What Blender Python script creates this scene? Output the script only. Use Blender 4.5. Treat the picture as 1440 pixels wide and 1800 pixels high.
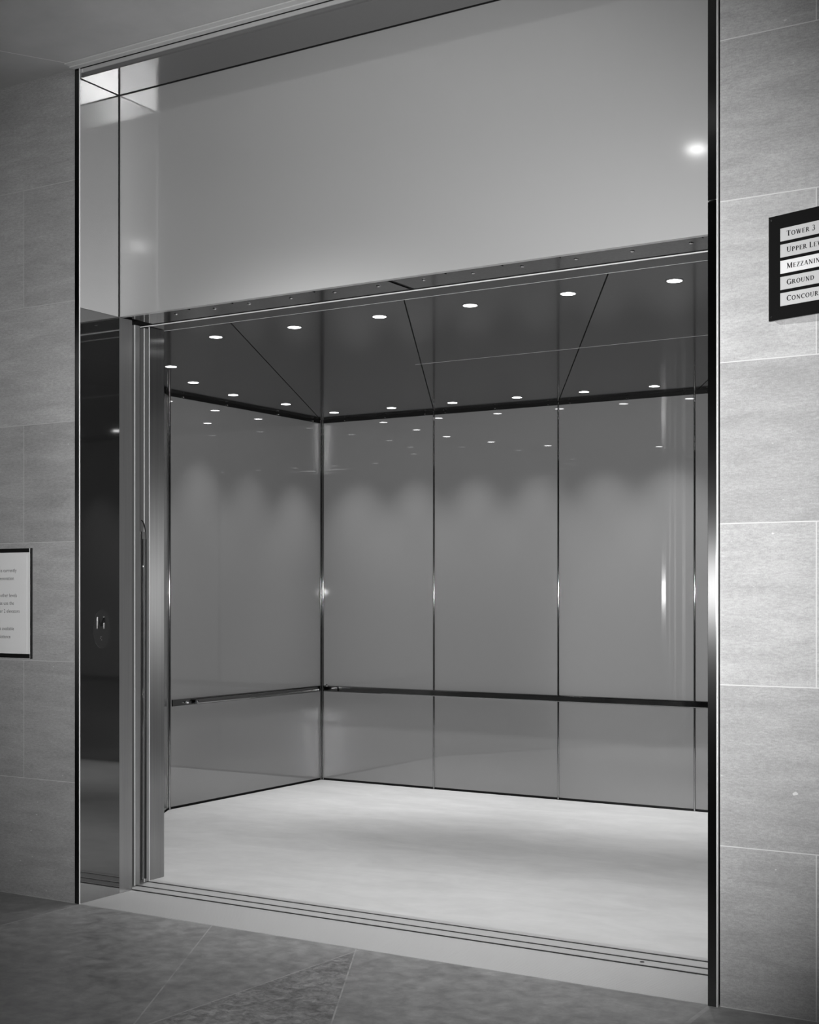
import bpy, bmesh, math, random
from mathutils import Vector, Matrix

random.seed(7)
for o in list(bpy.data.objects):
    bpy.data.objects.remove(o, do_unlink=True)
S = bpy.context.scene
COL = S.collection
PI = math.pi


def g(s):                                     # grey of the photograph -> linear grey
    return s / 12.92 if s <= 0.04045 else ((s + 0.055) / 1.055) ** 2.4


# ------------------------------------------------------------------ camera, world, lights, exposure
CAM = Vector((5.0907, -5.09, 1.5621))
FPX = 2434.5
cd = bpy.data.cameras.new('camera')
cam = bpy.data.objects.new('camera', cd)
COL.objects.link(cam)
cam.location = CAM
cam.rotation_euler = (PI / 2, 0, 0.5484)
cd.sensor_fit = 'AUTO'
cd.sensor_width = 36
cd.lens = FPX / 1800 * 36
cd.shift_x = -3.6 / 1800
cd.shift_y = 144.9 / 1800
cd.clip_start = 0.05
S.camera = cam
S.cycles.blur_glossy = 1.0

S.view_settings.view_transform = 'Standard'
S.view_settings.look = 'None'
S.view_settings.gamma = 1
S.view_settings.use_curve_mapping = False
S.view_settings.exposure = 0.0

w = bpy.data.worlds.new('world')
S.world = w
w.use_nodes = True
w.node_tree.nodes['Background'].inputs[0].default_value = (0.5, 0.5, 0.5, 1)
w.node_tree.nodes['Background'].inputs[1].default_value = 0.02

FLASH_W = 2700
CAR_W = 60
FILL_W = 520  # added lamps that lift the car's back wall
HALL_W = 70


def lamp(name, kind, loc, power, radius=0.03, spot=None, blend=0.6, rot=(0, 0, 0), size=None):
    d = bpy.data.lights.new(name, kind)
    d.energy = power
    if kind == 'AREA':
        d.shape = 'RECTANGLE'
        d.size, d.size_y = size
    else:
        d.shadow_soft_size = radius
    if kind == 'SPOT':
        d.spot_size = spot
        d.spot_blend = blend
    o = bpy.data.objects.new(name, d)
    COL.objects.link(o)
    o.location = loc
    o.rotation_euler = rot
    return o


# the camera's own flash, beside the lens
lamp('flash', 'SPOT', CAM + Vector((-0.05, 0.03, 0.04)), FLASH_W, radius=0.03, spot=math.radians(56), blend=1.0, rot=(PI / 2 + 0.06, 0, 0.5484))

# ------------------------------------------------------------------ materials


def mat(name, base=0.5, metallic=0.0, rough=0.5, spec=0.5, coat=0.0, coat_rough=0.03, ior=1.5, emit=0.0):
    m = bpy.data.materials.new(name)
    m.use_nodes = True
    p = m.node_tree.nodes['Principled BSDF']
    p.inputs['Base Color'].default_value = (base, base, base, 1)
    p.inputs['Metallic'].default_value = metallic
    p.inputs['Roughness'].default_value = rough
    p.inputs['IOR'].default_value = ior
    p.inputs['Specular IOR Level'].default_value = spec
    p.inputs['Coat Weight'].default_value = coat
    p.inputs['Coat Roughness'].default_value = coat_rough
    if emit:
        p.inputs['Emission Color'].default_value = (1, 1, 1, 1)
        p.inputs['Emission Strength'].default_value = emit
    return m


class NT:
    """Small helper for node trees."""
    def __init__(self, m):
        self.t = m.node_tree
        self.p = self.t.nodes['Principled BSDF']

    def new(self, kind, **kw):
        n = self.t.nodes.new(kind)
        for k, v in kw.items():
            setattr(n, k, v)
        return n

    def link(self, a, b):
        self.t.links.new(a, b)

    def val(self, sock, v):
        if isinstance(v, (int, float, tuple)):
            sock.default_value = v
        else:
            self.link(v, sock)

    def math(self, op, a, b=None, c=None):
        n = self.new('ShaderNodeMath', operation=op)
        self.val(n.inputs[0], a)
        if b is not None:
            self.val(n.inputs[1], b)
        if c is not None:
            self.val(n.inputs[2], c)
        return n.outputs[0]

    def pos(self):
        return self.new('ShaderNodeNewGeometry').outputs['Position']

    def mapping(self, vec, loc=(0, 0, 0), rot=(0, 0, 0), scale=(1, 1, 1)):
        n = self.new('ShaderNodeMapping')
        self.link(vec, n.inputs[0])
        n.inputs['Location'].default_value = loc
        n.inputs['Rotation'].default_value = rot
        n.inputs['Scale'].default_value = scale
        return n.outputs[0]

    def noise(self, vec, scale, detail=4, rough=0.55, dist=0.0):
        n = self.new('ShaderNodeTexNoise')
        self.link(vec, n.inputs['Vector'])
        n.inputs['Scale'].default_value = scale
        n.inputs['Detail'].default_value = detail
        n.inputs['Roughness'].default_value = rough
        n.inputs['Distortion'].default_value = dist
        return n.outputs[0]

    def maprange(self, v, a, b, c, d):
        n = self.new('ShaderNodeMapRange')
        self.link(v, n.inputs[0])
        for i, x in enumerate((a, b, c, d)):
            n.inputs[i + 1].default_value = x
        return n.outputs[0]

    def grey(self, v):
        n = self.new('ShaderNodeCombineColor')
        for i in range(3):
            self.link(v, n.inputs[i])
        return n.outputs[0]

    def mix(self, fac, a, b):
        # scalar mix
        d = self.math('SUBTRACT', b, a)
        return self.math('MULTIPLY_ADD', fac, d, a)

    def bump(self, h, strength=0.2, dist=0.002):
        n = self.new('ShaderNodeBump')
        n.inputs['Strength'].default_value = strength
        n.inputs['Distance'].default_value = dist
        self.link(h, n.inputs['Height'])
        self.link(n.outputs[0], self.p.inputs['Normal'])


def stone_mat(name, xoff, base, course=0.61, width=1.22, zoff=0.0, mortar=0.0022, grout=1.5):
    m = mat(name, base, 0, 0.62, 0.35)
    n = NT(m)
    pos = n.pos()
    sep = n.new('ShaderNodeSeparateXYZ')
    n.link(pos, sep.inputs[0])
    cmb = n.new('ShaderNodeCombineXYZ')
    n.link(n.math('ADD', sep.outputs[0], xoff), cmb.inputs[0])
    n.link(n.math('ADD', sep.outputs[2], zoff), cmb.inputs[1])
    br = n.new('ShaderNodeTexBrick', offset=0.5, offset_frequency=2, squash=1.0)
    n.link(cmb.outputs[0], br.inputs['Vector'])
    br.inputs['Color1'].default_value = (0.0, 0.0, 0.0, 1)
    br.inputs['Color2'].default_value = (1, 1, 1, 1)
    br.inputs['Mortar'].default_value = (0.5, 0.5, 0.5, 1)
    br.inputs['Scale'].default_value = 1
    br.inputs['Mortar Size'].default_value = mortar
    br.inputs['Mortar Smooth'].default_value = 0.15
    br.inputs['Bias'].default_value = 0
    br.inputs['Brick Width'].default_value = width
    br.inputs['Row Height'].default_value = course
    tone = n.new('ShaderNodeSeparateColor')
    n.link(br.outputs['Color'], tone.inputs[0])
    # bedding: noise stretched along x
    streak = n.noise(n.mapping(pos, scale=(1.0, 1.0, 5.0)), 3.2, 6, 0.62, 0.4)
    fine = n.noise(n.mapping(pos, scale=(1.0, 1.0, 3.2)), 42.0, 5, 0.7)
    grain = n.noise(pos, 190.0, 2, 0.6)
    v = n.math('MULTIPLY', n.maprange(streak, 0.25, 0.75, 0.80, 1.16), n.maprange(fine, 0.25, 0.75, 0.76, 1.2))
    v = n.math('MULTIPLY', v, n.maprange(grain, 0.2, 0.8, 0.84, 1.16))
    v = n.math('MULTIPLY', v, n.maprange(tone.outputs[0], 0.0, 1.0, 0.86, 1.08))
    v = n.math('MULTIPLY', v, base)
    # pits and chalky specks
    pit = n.noise(n.mapping(pos, scale=(1, 1, 1.6)), 26.0, 2, 0.4)
    pitm = n.maprange(pit, 0.735, 0.775, 0.0, 1.0)
    v = n.mix(pitm, v, base * 1.5)
    v = n.mix(br.outputs['Fac'], v, base * grout)
    n.link(n.grey(v), n.p.inputs['Base Color'])
    h = n.math('ADD', n.math('MULTIPLY', fine, 0.5), n.math('MULTIPLY', br.outputs['Fac'], -0.6))
    n.bump(h, 0.35, 0.003)
    return m


def metal(name, base, rough, aniso=0.0, metallic=1.0, vary=0.0):
    """steel; aniso > 0: vertical brushing that spreads highlights sideways"""
    m = mat(name, base, metallic, rough)
    n = NT(m)
    if aniso:
        n.p.inputs['Anisotropic'].default_value = aniso
        t = n.new('ShaderNodeTangent', direction_type='RADIAL', axis='Z')
        n.link(t.outputs[0], n.p.inputs['Tangent'])
    if vary:
        no = n.noise(n.mapping(n.pos(), scale=(90, 90, 1.2)), 1.0, 3, 0.6)
        n.link(n.grey(n.maprange(no, 0.3, 0.7, base * (1 - vary), base * (1 + vary))), n.p.inputs['Base Color'])
    return m


STONE_L = stone_mat('limestone left', 0.38, 0.29, mortar=0.0018, grout=1.3)
STONE_R = stone_mat('limestone right', -3.715 + 0.61, 0.35)
STONE_B = stone_mat('limestone hall', 0.0, 0.33)

# hall ceiling: same stone, one joint running towards the hall
HCEIL = mat('hall ceiling stone', 0.3, 0, 0.7, 0.3)
n = NT(HCEIL)
pos = n.pos()
sx = n.new('ShaderNodeSeparateXYZ')
n.link(pos, sx.inputs[0])
t = n.math('ABSOLUTE', n.math('SUBTRACT', n.math('MULTIPLY_ADD', sx.outputs[1], -0.58, sx.outputs[0]), 0.045))
jl = n.math('LESS_THAN', t, 0.004)
v = n.maprange(n.noise(pos, 2.3, 5, 0.6), 0.25, 0.75, 0.36, 0.46)
v = n.mix(jl, v, 0.62)
n.link(n.grey(v), n.p.inputs['Base Color'])

# hall floor: dark honed stone with pale diagonal joints
HFLOOR = mat('hall floor stone', 0.1, 0, 0.38, 0.4)
n = NT(HFLOOR)
pos = n.pos()
sx = n.new('ShaderNodeSeparateXYZ')
n.link(pos, sx.inputs[0])


def joint(a, b, c, w):
    """0/1 mask of the straight joint a*x + b*y = c"""
    L = math.hypot(a, b)
    d = n.math('MULTIPLY_ADD', sx.outputs[1], b / L, n.math('MULTIPLY', sx.outputs[0], a / L))
    return n.math('LESS_THAN', n.math('ABSOLUTE', n.math('SUBTRACT', d, c / L)), w)


cl = n.noise(n.mapping(pos, scale=(1, 1.6, 1)), 2.1, 7, 0.66, 0.6)
cl2 = n.noise(pos, 13.0, 6, 0.7, 0.3)
v = n.math('MULTIPLY', n.maprange(cl, 0.25, 0.75, 0.21, 0.35), n.maprange(cl2, 0.25, 0.75, 0.6, 1.42))
j = joint(1, 0.551, 0.877, 0.0032)
j = n.math('MAXIMUM', j, joint(1, 0.551, 1.695, 0.0032))
j = n.math('MAXIMUM', j, joint(1, -0.055, 1.722, 0.0035))
j = n.math('MAXIMUM', j, joint(1, 0.0, 3.318, 0.010))
j = n.math('MAXIMUM', j, joint(1, 0.0, 0.030, 0.003))
j = n.math('MAXIMUM', j, joint(1, 0.551, -1.6, 0.0032))
j = n.math('MAXIMUM', j, joint(0.0, 1.0, 0.0, 0.007))
# one slab between two joints is a rougher, darker piece
tri = n.math('MULTIPLY', n.math('GREATER_THAN', n.math('MULTIPLY_ADD', sx.outputs[1], -0.055, sx.outputs[0]), 1.722),
             n.math('LESS_THAN', n.math('MULTIPLY_ADD', sx.outputs[1], 0.551, sx.outputs[0]), 1.695))
rg = n.maprange(n.noise(pos, 22.0, 6, 0.75, 0.8), 0.35, 0.68, 0.5, 1.35)
v = n.mix(tri, v, n.math('MULTIPLY', v, rg))
brk = n.maprange(n.noise(pos, 9.0, 3, 0.6), 0.38, 0.55, 0.25, 1.0)
v = n.mix(n.math('MULTIPLY', j, brk), v, 0.42)
vein = n.noise(n.mapping(pos, rot=(0, 0, 0.6), scale=(1, 4, 1)), 5.0, 5, 0.65, 1.2)
v = n.mix(n.maprange(vein, 0.66, 0.76, 0.0, 0.45), v, 0.3)
n.link(n.grey(v), n.p.inputs['Base Color'])
n.link(n.maprange(cl2, 0.3, 0.7, 0.3, 0.5), n.p.inputs['Roughness'])

# car floor: pale seamless floor, faintly clouded
CFLOOR = mat('pale car floor', 0.66, 0, 0.42, 0.4)
n = NT(CFLOOR)
pos = n.pos()
a = n.noise(n.mapping(pos, rot=(0, 0, 0.4), scale=(1, 2.4, 1)), 1.7, 6, 0.6, 0.8)
b = n.noise(pos, 9.0, 5, 0.65)
v = n.math('MULTIPLY', n.maprange(a, 0.25, 0.75, 0.53, 0.66), n.maprange(b, 0.3, 0.7, 0.96, 1.04))
n.link(n.grey(v), n.p.inputs['Base Color'])

PANEL = mat('grey back-painted glass', 0.185, 0, 0.5, 0.0, coat=1.0, coat_rough=0.012)
PANEL.node_tree.nodes['Principled BSDF'].inputs['Coat IOR'].default_value = 1.75
CCEIL = mat('dark glossy ceiling panel', 0.038, 0, 0.10, 0.2)
TRANSOM = metal('bead blasted stainless', 0.56, 0.60, metallic=0.72)
tp = TRANSOM.node_tree.nodes['Principled BSDF']
tp.inputs['Coat Weight'].default_value = 1.0
tp.inputs['Coat Roughness'].default_value = 0.085
tp.inputs['Coat IOR'].default_value = 2.4
JAMB = metal('satin stainless jamb', 0.32, 0.30, metallic=0.75, vary=0.06)
RETURN = metal('vertically brushed stainless', 0.36, 0.29, aniso=1.0, vary=0.08)
EDGE = metal('pale edge glint', 0.85, 0.35, metallic=0.35)  # pale base colour stands in for reflections along metal edges
SATIN = metal('satin recess lining', 0.52, 0.085, metallic=0.97)
RSOFF = metal('dark recess soffit', 0.36, 0.07, metallic=0.96)
REVEAL = metal('dark polished reveal', 0.17, 0.04, metallic=0.93)
TRIM = metal('polished steel trim', 0.10, 0.24, aniso=1.0)
TRIM_UP_LIT = metal('polished steel trim above the joint', 0.17, 0.25, aniso=0.9)  # lighter copy of the trim steel, its brighter reflection put into the base
SOFFIT = metal('polished soffit steel', 0.15, 0.10, vary=0.25)
STRIP = metal('polished dark bead', 0.24, 0.05)
RAIL = metal('polished rail steel', 0.22, 0.08)
CHROME = metal('chrome', 0.65, 0.06)
SILL = metal('aluminium sill', 0.60, 0.42, metallic=0.35)
BLACK = mat('black gap', 0.006, 0, 0.5, 0.3)
RUBBER = mat('black rubber', 0.012, 0, 0.45, 0.4)
HDARK = mat('dark painted steel', 0.035, 0.0, 0.25, 0.5)
SIGNB = mat('black sign acrylic', 0.009, 0, 0.16, 0.5)
SIGNS = mat('brushed sign back', 0.55, 0.85, 0.10)
INSERT = mat('white name strip', 0.50, 0, 0.4, 0.4)
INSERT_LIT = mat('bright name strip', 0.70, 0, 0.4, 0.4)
INK = mat('black ink', 0.008, 0, 0.6, 0.2)
GREYINK = mat('grey print', 0.06, 0, 0.7, 0.2)
PAPER = mat('white paper', 0.80, 0, 0.7, 0.2)
LENS = mat('lit lamp lens', 0.8, 0, 0.5, 0.2, emit=14)
RING = mat('downlight ring', 0.12, 0.0, 0.4)
ACRYL = mat('clear acrylic', 0.9, 0, 0.03, 0.5)
n = NT(ACRYL)
tb = n.new('ShaderNodeBsdfTransparent')
tb.inputs[0].default_value = (0.96, 0.96, 0.96, 1)
gb = n.new('ShaderNodeBsdfGlossy')
gb.inputs['Roughness'].default_value = 0.03
mx = n.new('ShaderNodeMixShader')
mx.inputs[0].default_value = 0.05
n.link(tb.outputs[0], mx.inputs[1])
n.link(gb.outputs[0], mx.inputs[2])
n.link(mx.outputs[0], n.t.nodes['Material Output'].inputs[0])

# ------------------------------------------------------------------ mesh helpers
ROOT = {}


def box(bm, x0, x1, y0, y1, z0, z1):
    vs = [bm.verts.new(p) for p in ((x0, y0, z0), (x1, y0, z0), (x1, y1, z0), (x0, y1, z0),
                                    (x0, y0, z1), (x1, y0, z1), (x1, y1, z1), (x0, y1, z1))]
    for f in ((3, 2, 1, 0), (4, 5, 6, 7), (0, 1, 5, 4), (1, 2, 6, 5), (2, 3, 7, 6), (3, 0, 4, 7)):
        bm.faces.new([vs[i] for i in f])
    return bm


def prism(bm, pts, z0, z1):
    """pts counter-clockwise footprint"""
    lo = [bm.verts.new((x, y, z0)) for x, y in pts]
    hi = [bm.verts.new((x, y, z1)) for x, y in pts]
    bm.faces.new(lo[::-1])
    bm.faces.new(hi)
    k = len(pts)
    for i in range(k):
        bm.faces.new((lo[i], lo[(i + 1) % k], hi[(i + 1) % k], hi[i]))
    return bm


def frame(d):
    d = Vector(d).normalized()
    u = d.orthogonal().normalized()
    return u, d.cross(u)


def tube(bm, p, q, r, seg=16, r2=None, caps=True):
    p, q = Vector(p), Vector(q)
    u, v = frame(q - p)
    r2 = r if r2 is None else r2
    A = [bm.verts.new(p + r * (math.cos(a) * u + math.sin(a) * v)) for a in (2 * PI * i / seg for i in range(seg))]
    B = [bm.verts.new(q + r2 * (math.cos(a) * u + math.sin(a) * v)) for a in (2 * PI * i / seg for i in range(seg))]
    for i in range(seg):
        f = bm.faces.new((A[i], A[(i + 1) % seg], B[(i + 1) % seg], B[i]))
        f.smooth = True
    if caps:
        bm.faces.new(A[::-1])
        bm.faces.new(B)
    return bm


def dome(bm, c, axis, r, h, seg=14, rings=4):
    """a shallow screw head: base circle at c, bulging h along axis"""
    c, axis = Vector(c), Vector(axis).normalized()
    u, v = frame(axis)
    prev = None
    for k in range(rings):
        t = k / rings * PI / 2
        ring = [bm.verts.new(c + axis * h * math.sin(t) + r * math.cos(t) * (math.cos(a) * u + math.sin(a) * v))
                for a in (2 * PI * i / seg for i in range(seg))]
        if prev:
            for i in range(seg):
                bm.faces.new((prev[i], prev[(i + 1) % seg], ring[(i + 1) % seg], ring[i])).smooth = True
        prev = ring
    top = bm.verts.new(c + axis * h)
    for i in range(seg):
        bm.faces.new((prev[i], prev[(i + 1) % seg], top)).smooth = True
    return bm


def bevel(bm, w, seg=2):
    bmesh.ops.bevel(bm, geom=list(bm.edges), offset=w, segments=seg, affect='EDGES', profile=0.5)
    return bm


def obj(name, bm, m, parent=None, smooth=False):
    bmesh.ops.recalc_face_normals(bm, faces=list(bm.faces))
    base = Vector((0, 0, 0))
    if parent is not None:
        base = ROOT.get(parent.name, Vector((0, 0, 0)))
        bmesh.ops.translate(bm, verts=list(bm.verts), vec=-base)
    me = bpy.data.meshes.new(name)
    bm.to_mesh(me)
    bm.free()
    me.materials.append(m)
    if smooth:
        for p in me.polygons:
            p.use_smooth = True
    o = bpy.data.objects.new(name, me)
    COL.objects.link(o)
    if parent is not None:
        o.parent = parent
        ROOT[o.name] = base
    return o


def thing(name, label, cat, loc=(0, 0, 0), group=None):
    o = bpy.data.objects.new(name, None)
    COL.objects.link(o)
    o.empty_display_size = 0.1
    o.location = loc
    o['label'] = label
    o['category'] = cat
    if group:
        o['group'] = group
    ROOT[o.name] = Vector(loc)
    return o


def tag(o, label, cat, group=None):
    o['label'] = label
    o['category'] = cat
    if group:
        o['group'] = group
    return o


def struct(name, bm, m, parent=None, label=None):
    o = obj(name, bm, m, parent)
    if parent is None:
        o['kind'] = 'structure'
        if label:
            o['label'] = label
    return o


def B(*a, bev=0.0):
    bm = box(bmesh.new(), *a)
    if bev:
        bevel(bm, bev)
    return bm


def bar_yz(bm, y0, z0, y1, z1, wd, x0, x1):
    a, b = Vector((0, y0, z0)), Vector((0, y1, z1))
    d = (b - a).normalized()
    p = Vector((0, -d.z, d.y)) * wd / 2
    pts = [a + p, b + p, b - p, a - p]
    lo = [bm.verts.new((x0, q.y, q.z)) for q in pts]
    hi = [bm.verts.new((x1, q.y, q.z)) for q in pts]
    bm.faces.new(lo)
    bm.faces.new(hi[::-1])
    for i in range(4):
        bm.faces.new((lo[i], lo[(i + 1) % 4], hi[(i + 1) % 4], hi[i]))


# ------------------------------------------------------------------ dimensions
W = 3.33            # clear width between the outer edges of the steel trim
H = 4.222           # hall ceiling
YT = 0.286          # transom face
ZL = 3.011          # underside of transom
HC = 3.03           # car ceiling
XL, XR = -1.649, 4.909
YB = 4.483
YC = 2.563          # where the angled walls meet the side walls
YF = 0.70           # back of the front returns
XA, XB = -0.602, 3.862

# ------------------------------------------------------------------ the hall (structure)
struct('floor', B(-5, 10, -9.5, 0.0, -0.12, 0.0), HFLOOR, label='dark honed stone hall floor with pale diagonal joints')
struct('ceiling', B(-5, 10, -9.5, 0.0, H, H + 0.12), HCEIL, label='grey stone hall ceiling above the lift opening')
struct('wall_left', B(-5, -0.012, 0.0, 0.27, 0.0, H), STONE_L, label='limestone block wall left of the lift opening')
struct('wall_right', B(3.352, 10, 0.0, 0.27, 0.0, H), STONE_R, label='limestone block wall right of the lift opening')
struct('wall_back', B(-5, 10, -9.7, -9.5, 0.0, H), STONE_B, label='limestone wall across the hall')
struct('wall_west', B(-5.2, -5, -9.5, 0.0, 0.0, H), STONE_B, label='limestone wall at the far end of the hall')
struct('wall_east', B(10, 10.2, -9.5, 0.0, 0.0, H), STONE_B, label='limestone wall at the near end of the hall')

# lift shaft round the car
for nm, bx in (('wall_shaft_left', (-1.95, -1.80, 0.65, 4.8, -0.1, 3.6)), ('wall_shaft_right', (5.06, 5.2, 0.65, 4.8, -0.1, 3.6)), ('wall_shaft_rear', (-1.8, 5.06, 4.66, 4.8, -0.1, 3.6))):
    struct(nm, B(*bx), BLACK, label='dark lift shaft wall behind the car')

# ------------------------------------------------------------------ steel surround of the opening
struct('trim_8', B(0.0186, 0.0225, -0.0055, 0.0005, 0.0, H - 0.001, bev=0.001), EDGE, label='pale strip drawn as the glint along the slim steel trim beside the notice')  # added strip, the edge glint put into its pale colour
struct('trim_9', B(3.3432, 3.3468, -0.016, -0.0005, 0.0, 4.2, bev=0.0006), EDGE, label='pale strip drawn as the reflection on the outer side of the steel trim beside the right stone wall')  # added strip, pale in place of the lit stone mirrored here
struct('trim_1', B(-0.011, 0.0185, -0.005, 0.0005, 0.0, H - 0.001, bev=0.001), TRIM, label='slim polished steel trim edging the opening beside the notice')
t2 = struct('trim_2', B(3.309, 3.343, -0.016, 0.03, 0.0, 3.052, bev=0.0016), TRIM, label='slim polished steel trim edging the opening on the directory sign side')
struct('trim_3', B(3.309, 3.343, -0.016, 0.03, 3.056, H - 0.001, bev=0.0016), TRIM_UP_LIT, label='upper length of the polished steel trim above the joint')
struct('trim_4', B(0.0228, 3.3088, -0.004, 0.03, 4.1905, H - 0.0125), HCEIL, label='steel head trim under the hall ceiling')
# small stepped bead where the ceiling meets the head trim
CBAND = mat('pale ceiling bead', 0.5, 0, 0.6, 0.3)
bm = bmesh.new()
box(bm, -0.008, 3.34, -0.045, -0.0145, H - 0.012, H - 0.0005)
box(bm, -0.008, 3.34, -0.080, -0.0455, H - 0.006, H - 0.0005)
struct('trim_5', bm, CBAND, label='stepped ceiling bead along the head of the opening')

# reveals and soffit of the recess
struct('wall_reveal_left', B(-0.01, 0.018, 0.001, YT, 0.0, 3.009), REVEAL, label='dark polished lower side reveal of the recess beside the notice')
struct('wall_reveal_left_upper', B(-0.01, 0.018, 0.001, YT, 3.0105, 4.19), SATIN, label='satin steel side reveal beside the transom panel')
struct('wall_reveal_right', B(3.313, 3.34, 0.0305, YT + 0.1, 0.0, 3.009), REVEAL, label='dark polished side reveal hidden behind the steel trim')
struct('wall_reveal_right_upper', B(3.313, 3.34, 0.0305, YT + 0.1, 3.0105, 4.19), SATIN, label='satin steel upper reveal hidden behind the steel trim')
struct('ceiling_recess', B(0.0185, 3.3125, 0.001, YT, 4.166, 4.19), RSOFF, label='satin steel soffit closing the recess above the transom')

bm = bmesh.new()
box(bm, 0.0181, 0.0225, YT - 0.004, YT - 0.0002, 3.012, 4.1655)
box(bm, 0.0226, 3.31, YT - 0.004, YT - 0.0002, 4.1625, 4.1658)
box(bm, 0.0181, 0.0205, 0.002, YT - 0.0042, 4.1630, 4.1658)
struct('trim_10', bm, BLACK, label='black joint lines between the recess panels')

# ------------------------------------------------------------------ transom
tr = thing('transom_panel', 'tall satin steel transom panel filling the opening above the elevator doorway', 'panel', (1.665, YT, ZL))
obj('face_sheet', B(0.0185, 3.3125, YT, YT + 0.03, ZL, 4.165, bev=0.0012), TRANSOM, tr)
# underside: polished soffit in two lengths with a dark seam, and its screws
obj('soffit_plate', B(0.0185, 1.640, YT + 0.012, 0.540, ZL + 0.006, ZL + 0.03), SOFFIT, tr)
obj('soffit_plate', B(1.668, 3.3125, YT + 0.012, 0.540, ZL + 0.006, ZL + 0.03), SOFFIT, tr)
obj('seam_gap', B(1.6405, 1.6675, YT + 0.031, 0.540, ZL + 0.012, ZL + 0.03), BLACK, tr)
for sxp in (0.30, 0.56, 0.78, 1.04, 1.30, 1.55, 1.80, 2.06, 2.31, 2.57, 2.83, 3.09):
    obj('screw', dome(bmesh.new(), (sxp, 0.405, ZL + 0.0062), (0, 0, -1), 0.011, 0.006), CHROME, tr)
for sxp in (0.42, 0.70, 1.20, 1.93, 2.22, 2.50, 3.14):
    bm = bmesh.new()
    box(bm, sxp - 0.022, sxp + 0.022, 0.322, 0.352, ZL + 0.0025, ZL + 0.006)
    box(bm, sxp - 0.004, sxp + 0.004, 0.301, 0.322, ZL + 0.0025, ZL + 0.006)
    obj('clip', bm, SOFFIT, tr)
# hoistway head behind it
struct('wall_hoistway_head', B(-0.9, 3.9, 0.34, 0.590, ZL + 0.045, 3.55), BLACK, label='black hoistway head above the door gap')

# ------------------------------------------------------------------ left jamb, doors
struct('trim_6', B(-0.06, 0.017, YT + 0.0005, 0.384, 0.0, ZL - 0.001, bev=0.0014), JAMB, label='brushed steel door jamb behind the dark reveal')
struct('trim_7', B(3.313, 3.39, YT + 0.101, 0.47, 0.0, ZL - 0.001, bev=0.0014), JAMB, label='brushed steel door jamb on the directory sign side')
d1 = struct('door_1', B(-0.95, -0.028, 0.452, 0.492, 0.006, ZL - 0.008, bev=0.0016), JAMB, label='open landing door leaf slid into the wall beside the jamb')
obj('edge_glint', B(-0.030, -0.0262, 0.4500, 0.4535, 0.006, ZL - 0.009), EDGE, d1)  # added pale strip painting the highlight on the landing door edge
d2 = struct('door_2', B(-0.95, -0.048, 0.548, 0.586, 0.006, ZL - 0.008, bev=0.0016), JAMB, label='open car door leaf slid into the wall beside the car front')
obj('edge_glint', B(-0.050, -0.0462, 0.5465, 0.5495, 0.006, ZL - 0.009), EDGE, d2)  # same painted highlight on the car door edge
# safety edge on the car door: dark slot with a rounded top holding a slim rod
bm = bmesh.new()
for ya, yb, zt in ((0.499, 0.505, 1.90), (0.531, 0.540, 1.86)):
    box(bm, -0.030, -0.024, ya, yb, 0.03, zt)
for i in range(8):                               # hooked top
    a0, a1 = i / 8 * PI / 2, (i + 1) / 8 * PI / 2
    bar_yz(bm, 0.502 + 0.034 * math.sin(a0), 1.86 + 0.10 * math.cos(a0), 0.502 + 0.034 * math.sin(a1), 1.86 + 0.10 * math.cos(a1), 0.004, -0.030, -0.024)
obj('safety_edge', bm, RUBBER, d2)
obj('edge_channel', B(-0.046, -0.031, 0.494, 0.545, 0.03, 1.90), JAMB, d2)
bm = tube(bmesh.new(), (-0.024, 0.511, 0.04), (-0.024, 0.511, 1.86), 0.003, 12)
obj('guide_rod', bm, STRIP, d2)
struct('wall_door_pocket', B(-1.0, -0.10, 0.40, 0.44, 0.0, ZL + 0.04), BLACK, label='black pocket lining behind the jamb')
struct('wall_door_pocket_rear', B(-1.0, -0.07, 0.50, 0.54, 0.0, ZL - 0.001), BLACK, label='black lining between the two door leaves')

# raised floor letter on an oval plaque on the left reveal
pl = thing('floor_plaque', 'dark oval plaque with a raised letter on the polished reveal', 'plaque', (0.0182, 0.155, 1.40))
bm = bmesh.new()
seg = 40
lo = [bm.verts.new((0.0182, 0.155 + 0.062 * math.cos(a), 1.385 + 0.10 * math.sin(a))) for a in (2 * PI * i / seg for i in range(seg))]
hi = [bm.verts.new((0.0202, 0.155 + 0.061 * math.cos(a), 1.385 + 0.099 * math.sin(a))) for a in (2 * PI * i / seg for i in range(seg))]
bm.faces.new(hi)
for i in range(seg):
    bm.faces.new((lo[i], lo[(i + 1) % seg], hi[(i + 1) % seg], hi[i]))
obj('plate', bm, metal('dark plaque metal', 0.18, 0.06, metallic=0.9), pl)


bm = bmesh.new()
yc, zc, hh, ww = 0.150, 1.416, 0.030, 0.024
bar_yz(bm, yc - ww, zc - hh, yc - ww, zc + hh, 0.006, 0.0202, 0.0245)
bar_yz(bm, yc + ww, zc - hh, yc + ww, zc + hh, 0.006, 0.0202, 0.0245)
bar_yz(bm, yc - ww, zc + hh - 0.003, yc, zc - hh + 0.012, 0.008, 0.0202, 0.0255)
bar_yz(bm, yc + ww, zc + hh - 0.003, yc, zc - hh + 0.012, 0.008, 0.0202, 0.0255)
obj('raised_letter', bm, RAIL, pl)
bm = bmesh.new()
for k, (dy, dz) in enumerate(((0, 0), (0.008, 0), (0.0, -0.008), (0.008, -0.016))):
    dome(bm, (0.0202, 0.146 + dy, 1.345 + dz), (1, 0, 0), 0.0022, 0.0016, 8, 2)
obj('braille_dots', bm, CHROME, pl)

# ------------------------------------------------------------------ threshold
sl = thing('threshold_sill', 'ribbed metal threshold plate with door tracks between hall and elevator', 'sill', (1.665, 0.3, 0))
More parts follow.
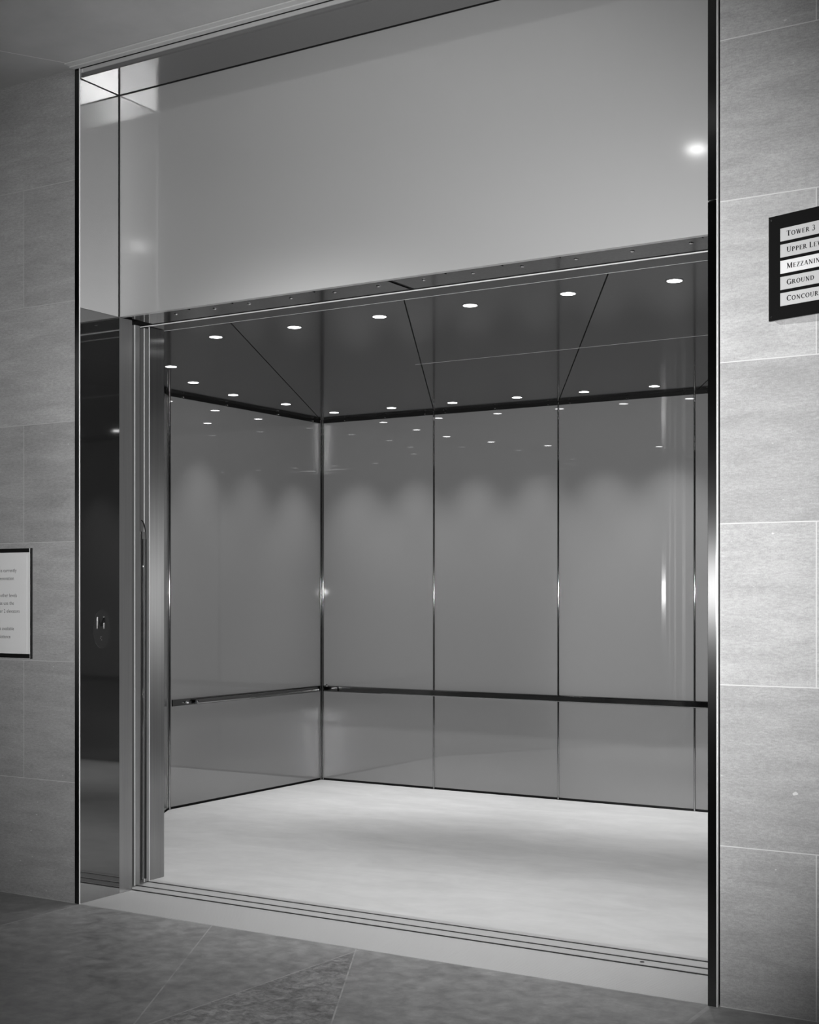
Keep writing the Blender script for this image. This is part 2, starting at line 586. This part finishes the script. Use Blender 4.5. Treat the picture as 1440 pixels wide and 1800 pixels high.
# ribbed plate: one extruded saw profile
y0, y1, x0, x1 = 0.006, 0.3815, 0.018, 3.313
prof = [(y0, -0.03), (y0, -0.001)]
nr = 38
for k in range(nr):
    a = y0 + (y1 - y0) * k / nr
    st = (y1 - y0) / nr
    prof += [(a + st * 0.10, 0.0012), (a + st * 0.52, 0.0012), (a + st * 0.60, -0.0045), (a + st, -0.0045)]
prof += [(y1, 0.001), (y1, -0.03)]
bm = bmesh.new()
A = [bm.verts.new((x0, y, z)) for y, z in prof]
Bv = [bm.verts.new((x1, y, z)) for y, z in prof]
for i in range(len(prof)):
    k = (i + 1) % len(prof)
    bm.faces.new((A[i], A[k], Bv[k], Bv[i]))
obj('ribbed_plate', bm, SILL, sl)
obj('track_rail', B(-0.9, 3.9, 0.407, 0.4715, -0.03, 0.001), SILL, sl)
obj('track_rail', B(-0.9, 3.9, 0.4985, 0.5775, -0.03, 0.001), SILL, sl)
obj('track_rail', B(-0.9, 3.9, 0.605, 0.640, -0.03, 0.0015), SILL, sl)
obj('track_bed', B(-0.9, 3.9, 0.3885, 0.645, -0.05, -0.0305), BLACK, sl)
for ya, yb in ((0.3820, 0.4065), (0.4720, 0.4980), (0.5780, 0.6045)):
    obj('groove_shade', B(-0.9, 3.9, ya, yb, -0.0300, -0.0012), BLACK, sl)  # nearly flush black filler, painting the shade inside each groove
bm = dome(bmesh.new(), (2.86, 0.440, 0.001), (0, 0, 1), 0.010, 0.003, 12, 3)
obj('track_bolt', bm, RUBBER, sl)

# ------------------------------------------------------------------ elevator car
car = thing('elevator_car', 'large open elevator car with grey glossy wall panels and pale floor', 'elevator', (1.63, 2.5, 0))
foot = [(XA, YF), (XA, 0.646), (XB, 0.646), (XB, YF), (XR, YC), (XR, YB), (XL, YB), (XL, YC)]
obj('car_floor', prism(bmesh.new(), foot, -0.05, 0.0), CFLOOR, car)
# ceiling panels, split along the diagonal joints
DJ = [(-1.649, 4.483), (-0.5465, 4.483), (0.5515, 4.483), (1.63, 4.483)]
SLOPE = -(1.724 / 3.181)                       # x per y of the diagonal joints
cfoot = [(XA, 0.757), (XB, 0.757), (XB + 0.03, 0.757), (XR, YC), (XR, YB), (XL, YB), (XL, YC), (XA - 0.03, 0.757)]


def clip(poly, a, b, c):
    """keep the side a*x+b*y <= c"""
    out = []
    for i in range(len(poly)):
        p, q = poly[i], poly[(i + 1) % len(poly)]
        dp, dq = a * p[0] + b * p[1] - c, a * q[0] + b * q[1] - c
        if dp <= 0:
            out.append(p)
        if (dp < 0 < dq) or (dq < 0 < dp):
            k = dp / (dp - dq)
            out.append((p[0] + k * (q[0] - p[0]), p[1] + k * (q[1] - p[1])))
    return out


# line x = xb + SLOPE*(y-YB)  ->  x - SLOPE*y = xb - SLOPE*YB
cuts = [xb - SLOPE * YB for xb in (-1.649, -0.5465, 0.5515, 1.649, 2.747, 3.845)]
gap = 0.004
edges = [-99] + cuts + [99]
for i in range(len(edges) - 1):
    poly = clip(cfoot, 1, -SLOPE, edges[i + 1] - gap)
    poly = clip(poly, -1, SLOPE, -(edges[i] + gap)) if poly else poly
    if len(poly) >= 3:
        ar = sum(poly[k][0] * poly[(k + 1) % len(poly)][1] - poly[(k + 1) % len(poly)][0] * poly[k][1] for k in range(len(poly))) / 2
        if abs(ar) > 0.02:
            obj('ceiling_panel', prism(bmesh.new(), poly, HC, HC + 0.02), CCEIL, car)
obj('ceiling_backing', prism(bmesh.new(), foot, HC + 0.022, HC + 0.06), BLACK, car)
obj('ceiling_seam', B(0.5, 4.85, 2.470, 2.473, HC - 0.0006, HC + 0.001), SILL, car)
# header between door gap and ceiling with a bright lip at either edge
obj('door_header', B(XA, XB, 0.606, 0.753, HC - 0.006, HC + 0.02), HDARK, car)
obj('header_face', B(XA, XB, 0.599, 0.6055, HC - 0.0034, HC + 0.02), BLACK, car)
obj('header_lip', B(XA, XB, 0.5985, 0.605, HC - 0.0085, HC - 0.0035, bev=0.0008), EDGE, car)
obj('header_lip', B(XA, XB, 0.7535, 0.7565, HC - 0.0065, HC + 0.02), EDGE, car)

ZP = HC - 0.027                                 # top of the wall panels
TH = 0.025


def wall_panel(ax, ay, bx, by):
    """panel whose room face runs from a to b (room on the left of a->b seen from above)"""
    d = Vector((bx - ax, by - ay)).normalized()
    nrm = Vector((d.y, -d.x))                    # away from the room
    a = Vector((ax, ay)) + d * 0.006
    b = Vector((bx, by)) - d * 0.006
    pts = [a, b, b + nrm * TH, a + nrm * TH]
    bm = prism(bmesh.new(), [tuple(p) for p in pts], 0.017, ZP)
    bevel(bm, 0.0012, 1)
    o = obj('wall_panel', bm, PANEL, car)
    # black skirting shadow and black band over the panel
    a2, b2 = Vector((ax, ay)) + nrm * (TH + 0.001), Vector((bx, by)) + nrm * (TH + 0.001)
    pts = [a2, b2, b2 + nrm * 0.02, a2 + nrm * 0.02]
    obj('shadow_gap', prism(bmesh.new(), [tuple(p) for p in pts], -0.04, HC + 0.02), BLACK, car)
    return o


XJ = [XL, -0.5465, 0.5515, 1.6320, 2.7300, 3.8200, XR]
for i in range(6):                               # back wall (walk from right to left keeps the room on the left)
    wall_panel(XJ[i + 1], YB, XJ[i], YB)
wall_panel(XL, YB, XL, YC)
wall_panel(XL, YC, XA, YF)
wall_panel(XR, YC, XR, YB)
wall_panel(XB, YF, XR, YC)

# vertical beads over the panel joints


def bead(x, y, r=0.007):
    bm = tube(bmesh.new(), (x, y, 0.004), (x, y, HC - 0.002), r, 14, caps=False)
    obj('joint_bead', bm, STRIP, car)


for x in XJ[1:-1]:
    bead(x, YB - 0.001, 0.0075)
bead(XL + 0.006, YB - 0.014, 0.0065)
bead(XL + 0.020, YB - 0.004, 0.0065)
bead(XL + 0.004, YC + 0.004, 0.010)
bead(XR - 0.006, YB - 0.014, 0.0065)
bead(XR - 0.020, YB - 0.004, 0.0065)
bead(XR - 0.004, YC + 0.004, 0.010)

# screws along the black band at the top of the walls
for x in (-1.42, -1.02, -0.64, -0.45, 0.0, 0.46, 0.64, 1.10, 1.545, 1.72, 2.2):
    obj('screw', dome(bmesh.new(), (x, YB + TH + 0.0005, HC - 0.014), (0, -1, 0), 0.009, 0.02), CHROME, car)
for y in (2.74, 3.25, 3.9, 4.38):
    obj('screw', dome(bmesh.new(), (XL - TH - 0.0005, y, HC - 0.014), (1, 0, 0), 0.009, 0.02), CHROME, car)

# front returns (brushed steel) and the hidden fronts behind them
obj('return_panel', B(-0.20, -0.072, 0.614, 0.735, 0.0, HC - 0.008, bev=0.0016), RETURN, car)
obj('edge_glint', B(-0.0745, -0.0706, 0.6125, 0.6160, 0.0, HC - 0.009), EDGE, car)  # pale strip painted as the highlight on the return's front edge
obj('front_panel', B(XA - 0.02, -0.2005, 0.64, 0.699, 0.0, HC - 0.002), JAMB, car)
obj('return_panel', B(3.335, 3.46, 0.646, 0.735, 0.0, HC - 0.008, bev=0.0016), JAMB, car)
obj('front_panel', B(3.4605, XB + 0.02, 0.646, 0.699, 0.0, HC - 0.002), JAMB, car)

# ------------------------------------------------------------------ handrails


def handrail(name, label, a, b, inward, tube_on=True, thick=0.022):
    """flat polished bar on the wall; on the side wall a tube rail stands in front of it"""
    a, b, inw = Vector((a[0], a[1], 0)), Vector((b[0], b[1], 0)), Vector((inward[0], inward[1], 0))
    d = (b - a).normalized()
    zc = 0.772
    root = thing(name, label, 'handrail', tuple((a + b) / 2 + Vector((0, 0, 0.75))), 'handrails on the elevator walls')

    def bar(p0, p1, t0, t1, z0, z1, bev):
        p = [p0 + inw * t0, p1 + inw * t0, p1 + inw * t1, p0 + inw * t1]
        pts = [(q.x, q.y) for q in p]
        if (p[1] - p[0]).cross(p[2] - p[1]).z < 0:
            pts = pts[::-1]
        return bevel(prism(bmesh.new(), pts, z0, z1), bev, 2)

    obj('backing_bar', bar(a, b, 0.0092, thick, zc - 0.025, zc + 0.025, 0.002), RAIL, root)
    L = (b - a).length
    k = int(L / 1.2) + 1
    for i in range(k + 1):
        q = a + d * (0.3 + (L - 0.6) * i / k) + Vector((0, 0, zc))
        obj('standoff', tube(bmesh.new(), q + inw * 0.0003, q + inw * 0.0091, 0.012, 12), RAIL, root)
    if tube_on:
        r = 0.019
        c = inw * 0.047 + Vector((0, 0, zc - 0.004))
        s, e = a + c + d * 0.24, b + c - d * 0.10
        bm = tube(bmesh.new(), s, e, r, 20, caps=False)
        dome(bm, s, -d, r, r * 0.8, 20, 5)
        dome(bm, e, d, r, r * 0.8, 20, 5)
        obj('rail_tube', bm, RAIL, root)
        for q in (s + d * 0.05, (s + e) / 2, e - d * 0.05):
            obj('bracket', tube(bmesh.new(), q - inw * (0.047 - thick), q, 0.009, 12), CHROME, root)
        q = a + d * 0.14 + Vector((0, 0, zc)) + inw * thick
        obj('knob', dome(tube(bmesh.new(), q, q + inw * 0.022, 0.010, 14), q + inw * 0.022, inw, 0.010, 0.008, 14, 4), CHROME, root)
    else:
        # end cap by the corner and the slim bolts along the bar
        q = b - d * 0.16
        obj('end_cap', bar(q, b - d * 0.02, thick + 0.0004, thick + 0.016, zc - 0.020, zc + 0.020, 0.003), RAIL, root)
        obj('front_bar', bar(a + d * 0.1, q - d * 0.012, thick + 0.0004, thick + 0.020, zc - 0.024, zc + 0.024, 0.006), RAIL, root)
        q = b - d * 0.05 + Vector((0, 0, zc + 0.02)) + inw * (thick + 0.012)
        obj('knob', dome(tube(bmesh.new(), q, q + Vector((0, 0, 0.012)), 0.010, 14), q + Vector((0, 0, 0.012)), (0, 0, 1), 0.010, 0.008, 14, 4), CHROME, root)
    return root


handrail('handrail', 'polished handrail along the side wall left of the car corner', (XL, YC + 0.02), (XL, YB - 0.03), (1, 0))
handrail('handrail', 'polished handrail along the long back wall of the car', (XR - 0.03, YB), (XL + 0.03, YB), (0, -1), tube_on=False)

# ------------------------------------------------------------------ downlights


def downlight(x, y, z, label, group, power, cone, r=0.036, pool=0.025, blend=1.0):
    root = thing('downlight', label, 'ceiling light', (x, y, z - 0.004), group)
    bm = bmesh.new()
    seg = 28
    rings = [(r * 1.0, z - 0.0005), (r * 1.0, z - 0.0035), (r * 1.14, z - 0.0025), (r * 1.16, z - 0.0005)]
    R = [[bm.verts.new((x + q * math.cos(a), y + q * math.sin(a), zz)) for a in (2 * PI * i / seg for i in range(seg))] for q, zz in rings]
    for p, q in zip(R, R[1:]):
        for i in range(seg):
            bm.faces.new((p[i], p[(i + 1) % seg], q[(i + 1) % seg], q[i]))
    obj('trim_ring', bm, RING, root)
    bm = bmesh.new()
    vs = [bm.verts.new((x + r * 0.985 * math.cos(a), y + r * 0.985 * math.sin(a), z - 0.003)) for a in (2 * PI * i / seg for i in range(seg))]
    f = bm.faces.new(vs[::-1])
    ex = bmesh.ops.extrude_face_region(bm, geom=[f])
    bmesh.ops.translate(bm, verts=[e for e in ex['geom'] if isinstance(e, bmesh.types.BMVert)], vec=(0, 0, 0.002))
    obj('lens', bm, LENS, root)
    l = lamp('lamp_beam', 'SPOT', (0, 0, -0.006), power, radius=pool, spot=cone, blend=blend)
    l.parent = root
    return root


ordn = ['first', 'second', 'third', 'fourth', 'fifth', 'sixth']
CONE = math.radians(74)
for i, (x, y) in enumerate([(0.027, 1.06), (0.580, 1.06), (1.135, 1.06), (1.682, 1.06), (2.222, 1.07), (2.765, 1.075)]):
    downlight(x, y, HC, 'lit car ceiling downlight, %s from the left in the doorway row' % ordn[i],
              'downlights along the doorway', CAR_W, CONE)
for i, (x, y) in enumerate([(-1.264, 4.115), (-0.718, 4.115), (-0.166, 4.115), (0.386, 4.115), (0.930, 4.118), (1.465, 4.125)]):
    downlight(x, y, HC, 'lit car ceiling downlight, %s from the left in the back wall row' % ordn[i],
              'downlights along the back wall', CAR_W * 1.3, CONE)
for (x, y), lb in zip([(-0.877, 1.71), (-1.194, 2.301), (-1.335, 2.912), (-1.30, 3.51)],
                      ['lit downlight in the car ceiling nearest the steel return by the open doors',
                       'lit downlight near the angled wall, just above where the side wall begins',
                       'lit downlight by the side wall, midway between the angled wall and the corner',
                       'lit downlight by the side wall, the last before the far corner one']):
    downlight(x, y, HC, lb, 'downlights along the side wall', CAR_W * 0.75, CONE)
for x, y in [(2.02, 4.12), (2.57, 4.12), (3.12, 4.12), (3.67, 4.12), (4.22, 4.12), (4.55, 3.51), (4.57, 2.912), (4.44, 2.301), (4.13, 1.71), (3.31, 1.07)]:
    downlight(x, y, HC, 'lit downlight in the far part of the car ceiling behind the steel trim', 'downlights hidden behind the steel trim', CAR_W, CONE)

# hall downlights
for x, y, p in [(2.235, -2.28, HALL_W * 1.3), (7.2, -3.4, HALL_W * 2), (5.2, -7.2, HALL_W * 2), (8.0, -7.2, HALL_W * 2)]:
    downlight(x, y, H, 'round recessed hall downlight overhead in front of the lift', 'hall ceiling downlights', p, math.radians(95), r=0.06, pool=0.05)

# added lamps behind the camera, brightening the car's back wall through the doorway
for x in (-0.75, 0.05, 0.85):
    p = Vector((x, -7.0, 3.95))
    aim = (Vector((1.9, 4.48, 1.0)) - p).normalized()
    root = thing('fill_spotlight', 'added fill spotlight, out of view, brightening the open elevator', 'spotlight', tuple(p), 'added fill spotlights behind the camera')
    obj('housing', tube(bmesh.new(), p - aim * 0.09, p + aim * 0.09, 0.05, 20), RUBBER, root)
    obj('stem', tube(bmesh.new(), p + Vector((0, 0, 0.045)), Vector((x, -7.0, H - 0.001)), 0.010, 10), RUBBER, root)
    l = lamp('fill_beam', 'SPOT', tuple(aim * 0.10), FILL_W, radius=0.22, spot=math.radians(17), blend=0.6, rot=aim.to_track_quat('-Z', 'Y').to_euler())
    l.parent = root

# ------------------------------------------------------------------ lettering helpers
TW, TN = 0.20, 0.105                            # thick and thin strokes, cap height 1


def L_(x0, y0, x1, y1, w=TW):
    return ('l', x0, y0, x1, y1, w)


def A_(cx, cy, rx, ry, a0, a1, wx=TW, wy=TN):
    return ('a', cx, cy, rx, ry, a0, a1, wx, wy)


def sf(x, y, w=0.30):
    return ('l', x - w / 2, y, x + w / 2, y, 0.055)


b_, t_ = 0.028, 0.972
GLYPH = {
    'T': (0.74, [L_(0.37, 0, 0.37, 1), L_(0.02, 0.965, 0.72, 0.965, 0.07), sf(0.37, b_, 0.34), L_(0.045, 0.98, 0.045, 0.76, 0.05), L_(0.695, 0.98, 0.695, 0.76, 0.05)]),
    'O': (0.88, [A_(0.44, 0.5, 0.43, 0.52, 0, 360)]),
    'W': (1.18, [L_(0.16, 1, 0.40, 0), L_(0.40, 0, 0.60, 0.9, TN), L_(0.58, 1, 0.82, 0), L_(0.82, 0, 1.06, 1, TN), sf(0.15, t_), sf(0.58, t_), sf(1.06, t_, 0.22)]),
    'E': (0.66, [L_(0.17, 0, 0.17, 1), L_(0.05, 0.965, 0.60, 0.965, 0.07), L_(0.05, 0.035, 0.64, 0.035, 0.07), L_(0.17, 0.51, 0.50, 0.51, 0.07), L_(0.595, 1, 0.595, 0.78, 0.05), L_(0.63, 0, 0.63, 0.24, 0.05), L_(0.50, 0.40, 0.50, 0.62, 0.05)]),
    'R': (0.80, [L_(0.17, 0, 0.17, 1), A_(0.34, 0.73, 0.29, 0.27, -90, 90), L_(0.08, 0.965, 0.36, 0.965, 0.07), L_(0.17, 0.49, 0.36, 0.49, 0.07), L_(0.38, 0.50, 0.72, 0.0), sf(0.17, b_), sf(0.74, b_, 0.18)]),
    'P': (0.70, [L_(0.17, 0, 0.17, 1), A_(0.34, 0.71, 0.31, 0.29, -90, 90), L_(0.08, 0.965, 0.36, 0.965, 0.07), L_(0.17, 0.455, 0.36, 0.455, 0.07), sf(0.17, b_)]),
    'U': (0.84, [L_(0.18, 0.36, 0.18, 1), A_(0.42, 0.36, 0.325, 0.37, 180, 360, 0.12, TN), L_(0.705, 0.36, 0.705, 1, TN), sf(0.18, t_), sf(0.705, t_, 0.24)]),
    'L': (0.64, [L_(0.17, 0, 0.17, 1), L_(0.05, 0.035, 0.60, 0.035, 0.07), sf(0.17, t_), L_(0.59, 0, 0.59, 0.26, 0.05)]),
    'V': (0.82, [L_(0.16, 1, 0.42, 0), L_(0.42, 0, 0.68, 1, TN), sf(0.15, t_), sf(0.68, t_, 0.24)]),
    'M': (1.06, [L_(0.17, 0, 0.17, 1, TN), L_(0.20, 1, 0.53, 0.06), L_(0.53, 0.06, 0.85, 1, TN), L_(0.88, 0, 0.88, 1), sf(0.17, b_, 0.24), sf(0.88, b_), sf(0.14, t_, 0.2), sf(0.92, t_, 0.2)]),
    'Z': (0.68, [L_(0.56, 0.98, 0.10, 0.02), L_(0.05, 0.965, 0.62, 0.965, 0.07), L_(0.05, 0.035, 0.64, 0.035, 0.07), L_(0.075, 1, 0.075, 0.78, 0.05), L_(0.63, 0, 0.63, 0.24, 0.05)]),
    'A': (0.84, [L_(0.42, 1, 0.13, 0, TN), L_(0.42, 1, 0.70, 0), L_(0.22, 0.34, 0.62, 0.34, 0.07), sf(0.12, b_, 0.24), sf(0.71, b_)]),
    'N': (0.90, [L_(0.17, 0, 0.17, 1, TN), L_(0.18, 1, 0.72, 0.0), L_(0.73, 0, 0.73, 1, TN), sf(0.17, b_, 0.24), sf(0.73, t_, 0.24), sf(0.13, t_, 0.2)]),
    'I': (0.36, [L_(0.18, 0, 0.18, 1), sf(0.18, b_), sf(0.18, t_)]),
    'G': (0.86, [A_(0.45, 0.5, 0.43, 0.52, 40, 330), L_(0.76, 0.02, 0.76, 0.42), sf(0.76, 0.42, 0.28), L_(0.775, 0.98, 0.775, 0.72, 0.05)]),
    'D': (0.86, [L_(0.17, 0, 0.17, 1), A_(0.34, 0.5, 0.47, 0.5, -90, 90), L_(0.05, 0.965, 0.36, 0.965, 0.07), L_(0.05, 0.035, 0.36, 0.035, 0.07)]),
    'C': (0.80, [A_(0.45, 0.5, 0.43, 0.52, 42, 318), L_(0.765, 0.98, 0.765, 0.70, 0.05)]),
    'S': (0.60, [A_(0.30, 0.74, 0.25, 0.27, 35, 270, 0.13, TN), A_(0.30, 0.255, 0.27, 0.275, -145, 90, 0.15, TN), L_(0.515, 0.98, 0.515, 0.74, 0.05), L_(0.045, 0.02, 0.045, 0.26, 0.05)]),
    '3': (0.62, [A_(0.28, 0.75, 0.24, 0.26, -90, 145, 0.13, TN), A_(0.27, 0.27, 0.30, 0.285, -150, 90, 0.15, TN)]),
}


def serif_text(bm, s, cap, place, lift):
    """small capitals: first letter of each word at full height. place(u, v, w) -> world point"""
    x = 0.0
    first = True
    for ch in s:
        if ch == ' ':
            x += 0.34 * cap
            first = True
            continue
        k = cap * (1.0 if (first or ch.isdigit()) else 0.84)
        adv, parts = GLYPH[ch]
        for p in parts:
            if p[0] == 'l':
                _, ax, ay, bx, by, wd = p
                d = Vector((bx - ax, by - ay))
                d.normalize()
                q = Vector((-d.y, d.x)) * wd / 2
                if abs(d.y) > 0.3 and abs(d.x) > 0.05:        # slanted strokes keep flat feet
                    q = Vector((wd / 2, 0))
                pts = [(ax + q.x, ay + q.y), (bx + q.x, by + q.y), (bx - q.x, by - q.y), (ax - q.x, ay - q.y)]
                bm.faces.new([bm.verts.new(place(x + u * k, v * k, lift)) for u, v in pts])
            else:
                _, cx, cy, rx, ry, a0, a1, wx, wy = p
                m = max(8, int(abs(a1 - a0) / 14))
                prev = None
                for i in range(m + 1):
                    a = math.radians(a0 + (a1 - a0) * i / m)
                    o = bm.verts.new(place(x + (cx + rx * math.cos(a)) * k, (cy + ry * math.sin(a)) * k, lift))
                    j = bm.verts.new(place(x + (cx + (rx - wx) * math.cos(a)) * k, (cy + (ry - wy) * math.sin(a)) * k, lift))
                    if prev:
                        bm.faces.new((prev[0], o, j, prev[1]))
                    prev = (o, j)
        x += (adv + 0.10) * k
        first = False
    return x


def sans_text(s, size, align='RIGHT'):
    cu = bpy.data.curves.new('print', 'FONT')
    cu.body = s
    cu.size = size
    cu.align_x = align
    cu.resolution_u = 2
    o = bpy.data.objects.new('print', cu)
    COL.objects.link(o)
    bpy.context.view_layer.update()
    dg = bpy.context.evaluated_depsgraph_get()
    me = bpy.data.meshes.new_from_object(o.evaluated_get(dg))
    out = ([v.co.copy() for v in me.vertices], [list(p.vertices) for p in me.polygons])
    bpy.data.objects.remove(o, do_unlink=True)
    bpy.data.curves.remove(cu)
    bpy.data.meshes.remove(me)
    return out


# ------------------------------------------------------------------ directory sign, angled out from the right wall
SA = math.radians(16.3)
SO = Vector((3.5700, -0.105, 2.556))             # lower left front corner
SR = Vector((math.cos(SA), -math.sin(SA), 0))    # along the face
SN = Vector((-math.sin(SA), -math.cos(SA), 0))   # out of the face
SW, SH = 0.44, 0.379


def sp(u, v, wv=0.0):
    return SO + SR * u + Vector((0, 0, v)) + SN * wv


ds = thing('directory_sign', 'angled black floor directory sign with five pale name strips on the limestone wall', 'sign', tuple(SO))


def slab(u0, u1, v0, v1, w0, w1):
    bm = bmesh.new()
    vs = [bm.verts.new(sp(u, v, q)) for q in (w0, w1) for u, v in ((u0, v0), (u1, v0), (u1, v1), (u0, v1))]
    for f in ((3, 2, 1, 0), (4, 5, 6, 7), (0, 1, 5, 4), (1, 2, 6, 5), (2, 3, 7, 6), (3, 0, 4, 7)):
        bm.faces.new([vs[i] for i in f])
    return bm


# wedge shaped steel box between the face and the wall
e = sp(SW - 0.012, 0)
bm = prism(bmesh.new(), [tuple(sp(0.012, 0, -0.012).xy), (sp(0.012, 0).x, -0.0006), (e.x, -0.0006), tuple(sp(SW - 0.012, 0, -0.012).xy)][::-1], SO.z + 0.004, SO.z + SH - 0.004)
obj('wedge_box', bm, SIGNS, ds)
obj('face_plate', bevel(slab(0, SW, 0, SH, -0.0115, 0.0), 0.001, 1), SIGNB, ds)
for u, v in ((0.012, 0.014), (0.012, SH - 0.014), (SW - 0.012, 0.014), (SW - 0.012, SH - 0.014)):
    obj('screw', dome(bmesh.new(), sp(u, v, 0.0002), SN, 0.0035, 0.002, 12, 3), CHROME, ds)
ROWS = ['TOWER 3', 'UPPER LEVEL', 'MEZZANINE', 'GROUND', 'CONCOURSE']
for i, s in enumerate(ROWS):
    top = SH - 0.0506 - i * 0.0584
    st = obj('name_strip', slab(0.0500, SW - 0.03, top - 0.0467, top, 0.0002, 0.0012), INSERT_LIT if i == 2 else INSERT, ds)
    bm = bmesh.new()
    serif_text(bm, s, 0.0195, lambda u, v, q, t=top: sp(0.0765 + u * 1.18, t - 0.0315 + v, q), 0.0017)
    obj('lettering', bm, INK, st)

# ------------------------------------------------------------------ notice on the left wall
ns = thing('wall_notice', 'white printed notice in a clear holder with black bars on the limestone wall', 'notice', (-0.55, -0.004, 1.233))
NX0, NX1, NZ0, NZ1 = -0.79, -0.318, 1.233, 1.80
obj('backing_sheet', B(NX0, NX1 - 0.004, -0.0045, -0.0006, NZ0, NZ1), PAPER, ns)
obj('clear_cover', B(NX0, NX1, -0.0085, -0.0062, NZ0, NZ1), ACRYL, ns)
pp = obj('paper_sheet', B(NX0 + 0.03, -0.352, -0.0056, -0.0046, NZ0 + 0.02, NZ1 - 0.02), mat('bright paper', 0.84, 0, 0.7, 0.2), ns)
obj('clamp_bar', B(NX0, NX1 - 0.012, -0.013, -0.0087, NZ1 - 0.020, NZ1 + 0.001, bev=0.001), SIGNB, ns)
obj('clamp_bar', B(NX0, NX1 - 0.008, -0.013, -0.0087, NZ0 - 0.001, NZ0 + 0.021, bev=0.001), SIGNB, ns)
obj('edge_clip', B(NX1 - 0.003, NX1 + 0.003, -0.012, -0.0006, NZ0 - 0.004, NZ1 + 0.002), SIGNB, ns)
for xr, z, s in [(-0.428, 1.686, 'is currently'), (-0.446, 1.6445, 'renovation'), (-0.424, 1.5555, 'other levels'), (-0.446, 1.515, 'please use the'),
                 (-0.404, 1.4735, 'Tower 2 elevators'), (-0.446, 1.382, 'are available'), (-0.472, 1.340, 'assistance')]:
    vs, fs = sans_text(s, 0.0265)
    bm = bmesh.new()
    bv = [bm.verts.new((xr + v.x, -0.00575, z - 0.007 + v.y)) for v in vs]
    for f in fs:
        try:
            bm.faces.new([bv[i] for i in f])
        except ValueError:
            pass
    o = obj('print_line', bm, GREYINK, pp)
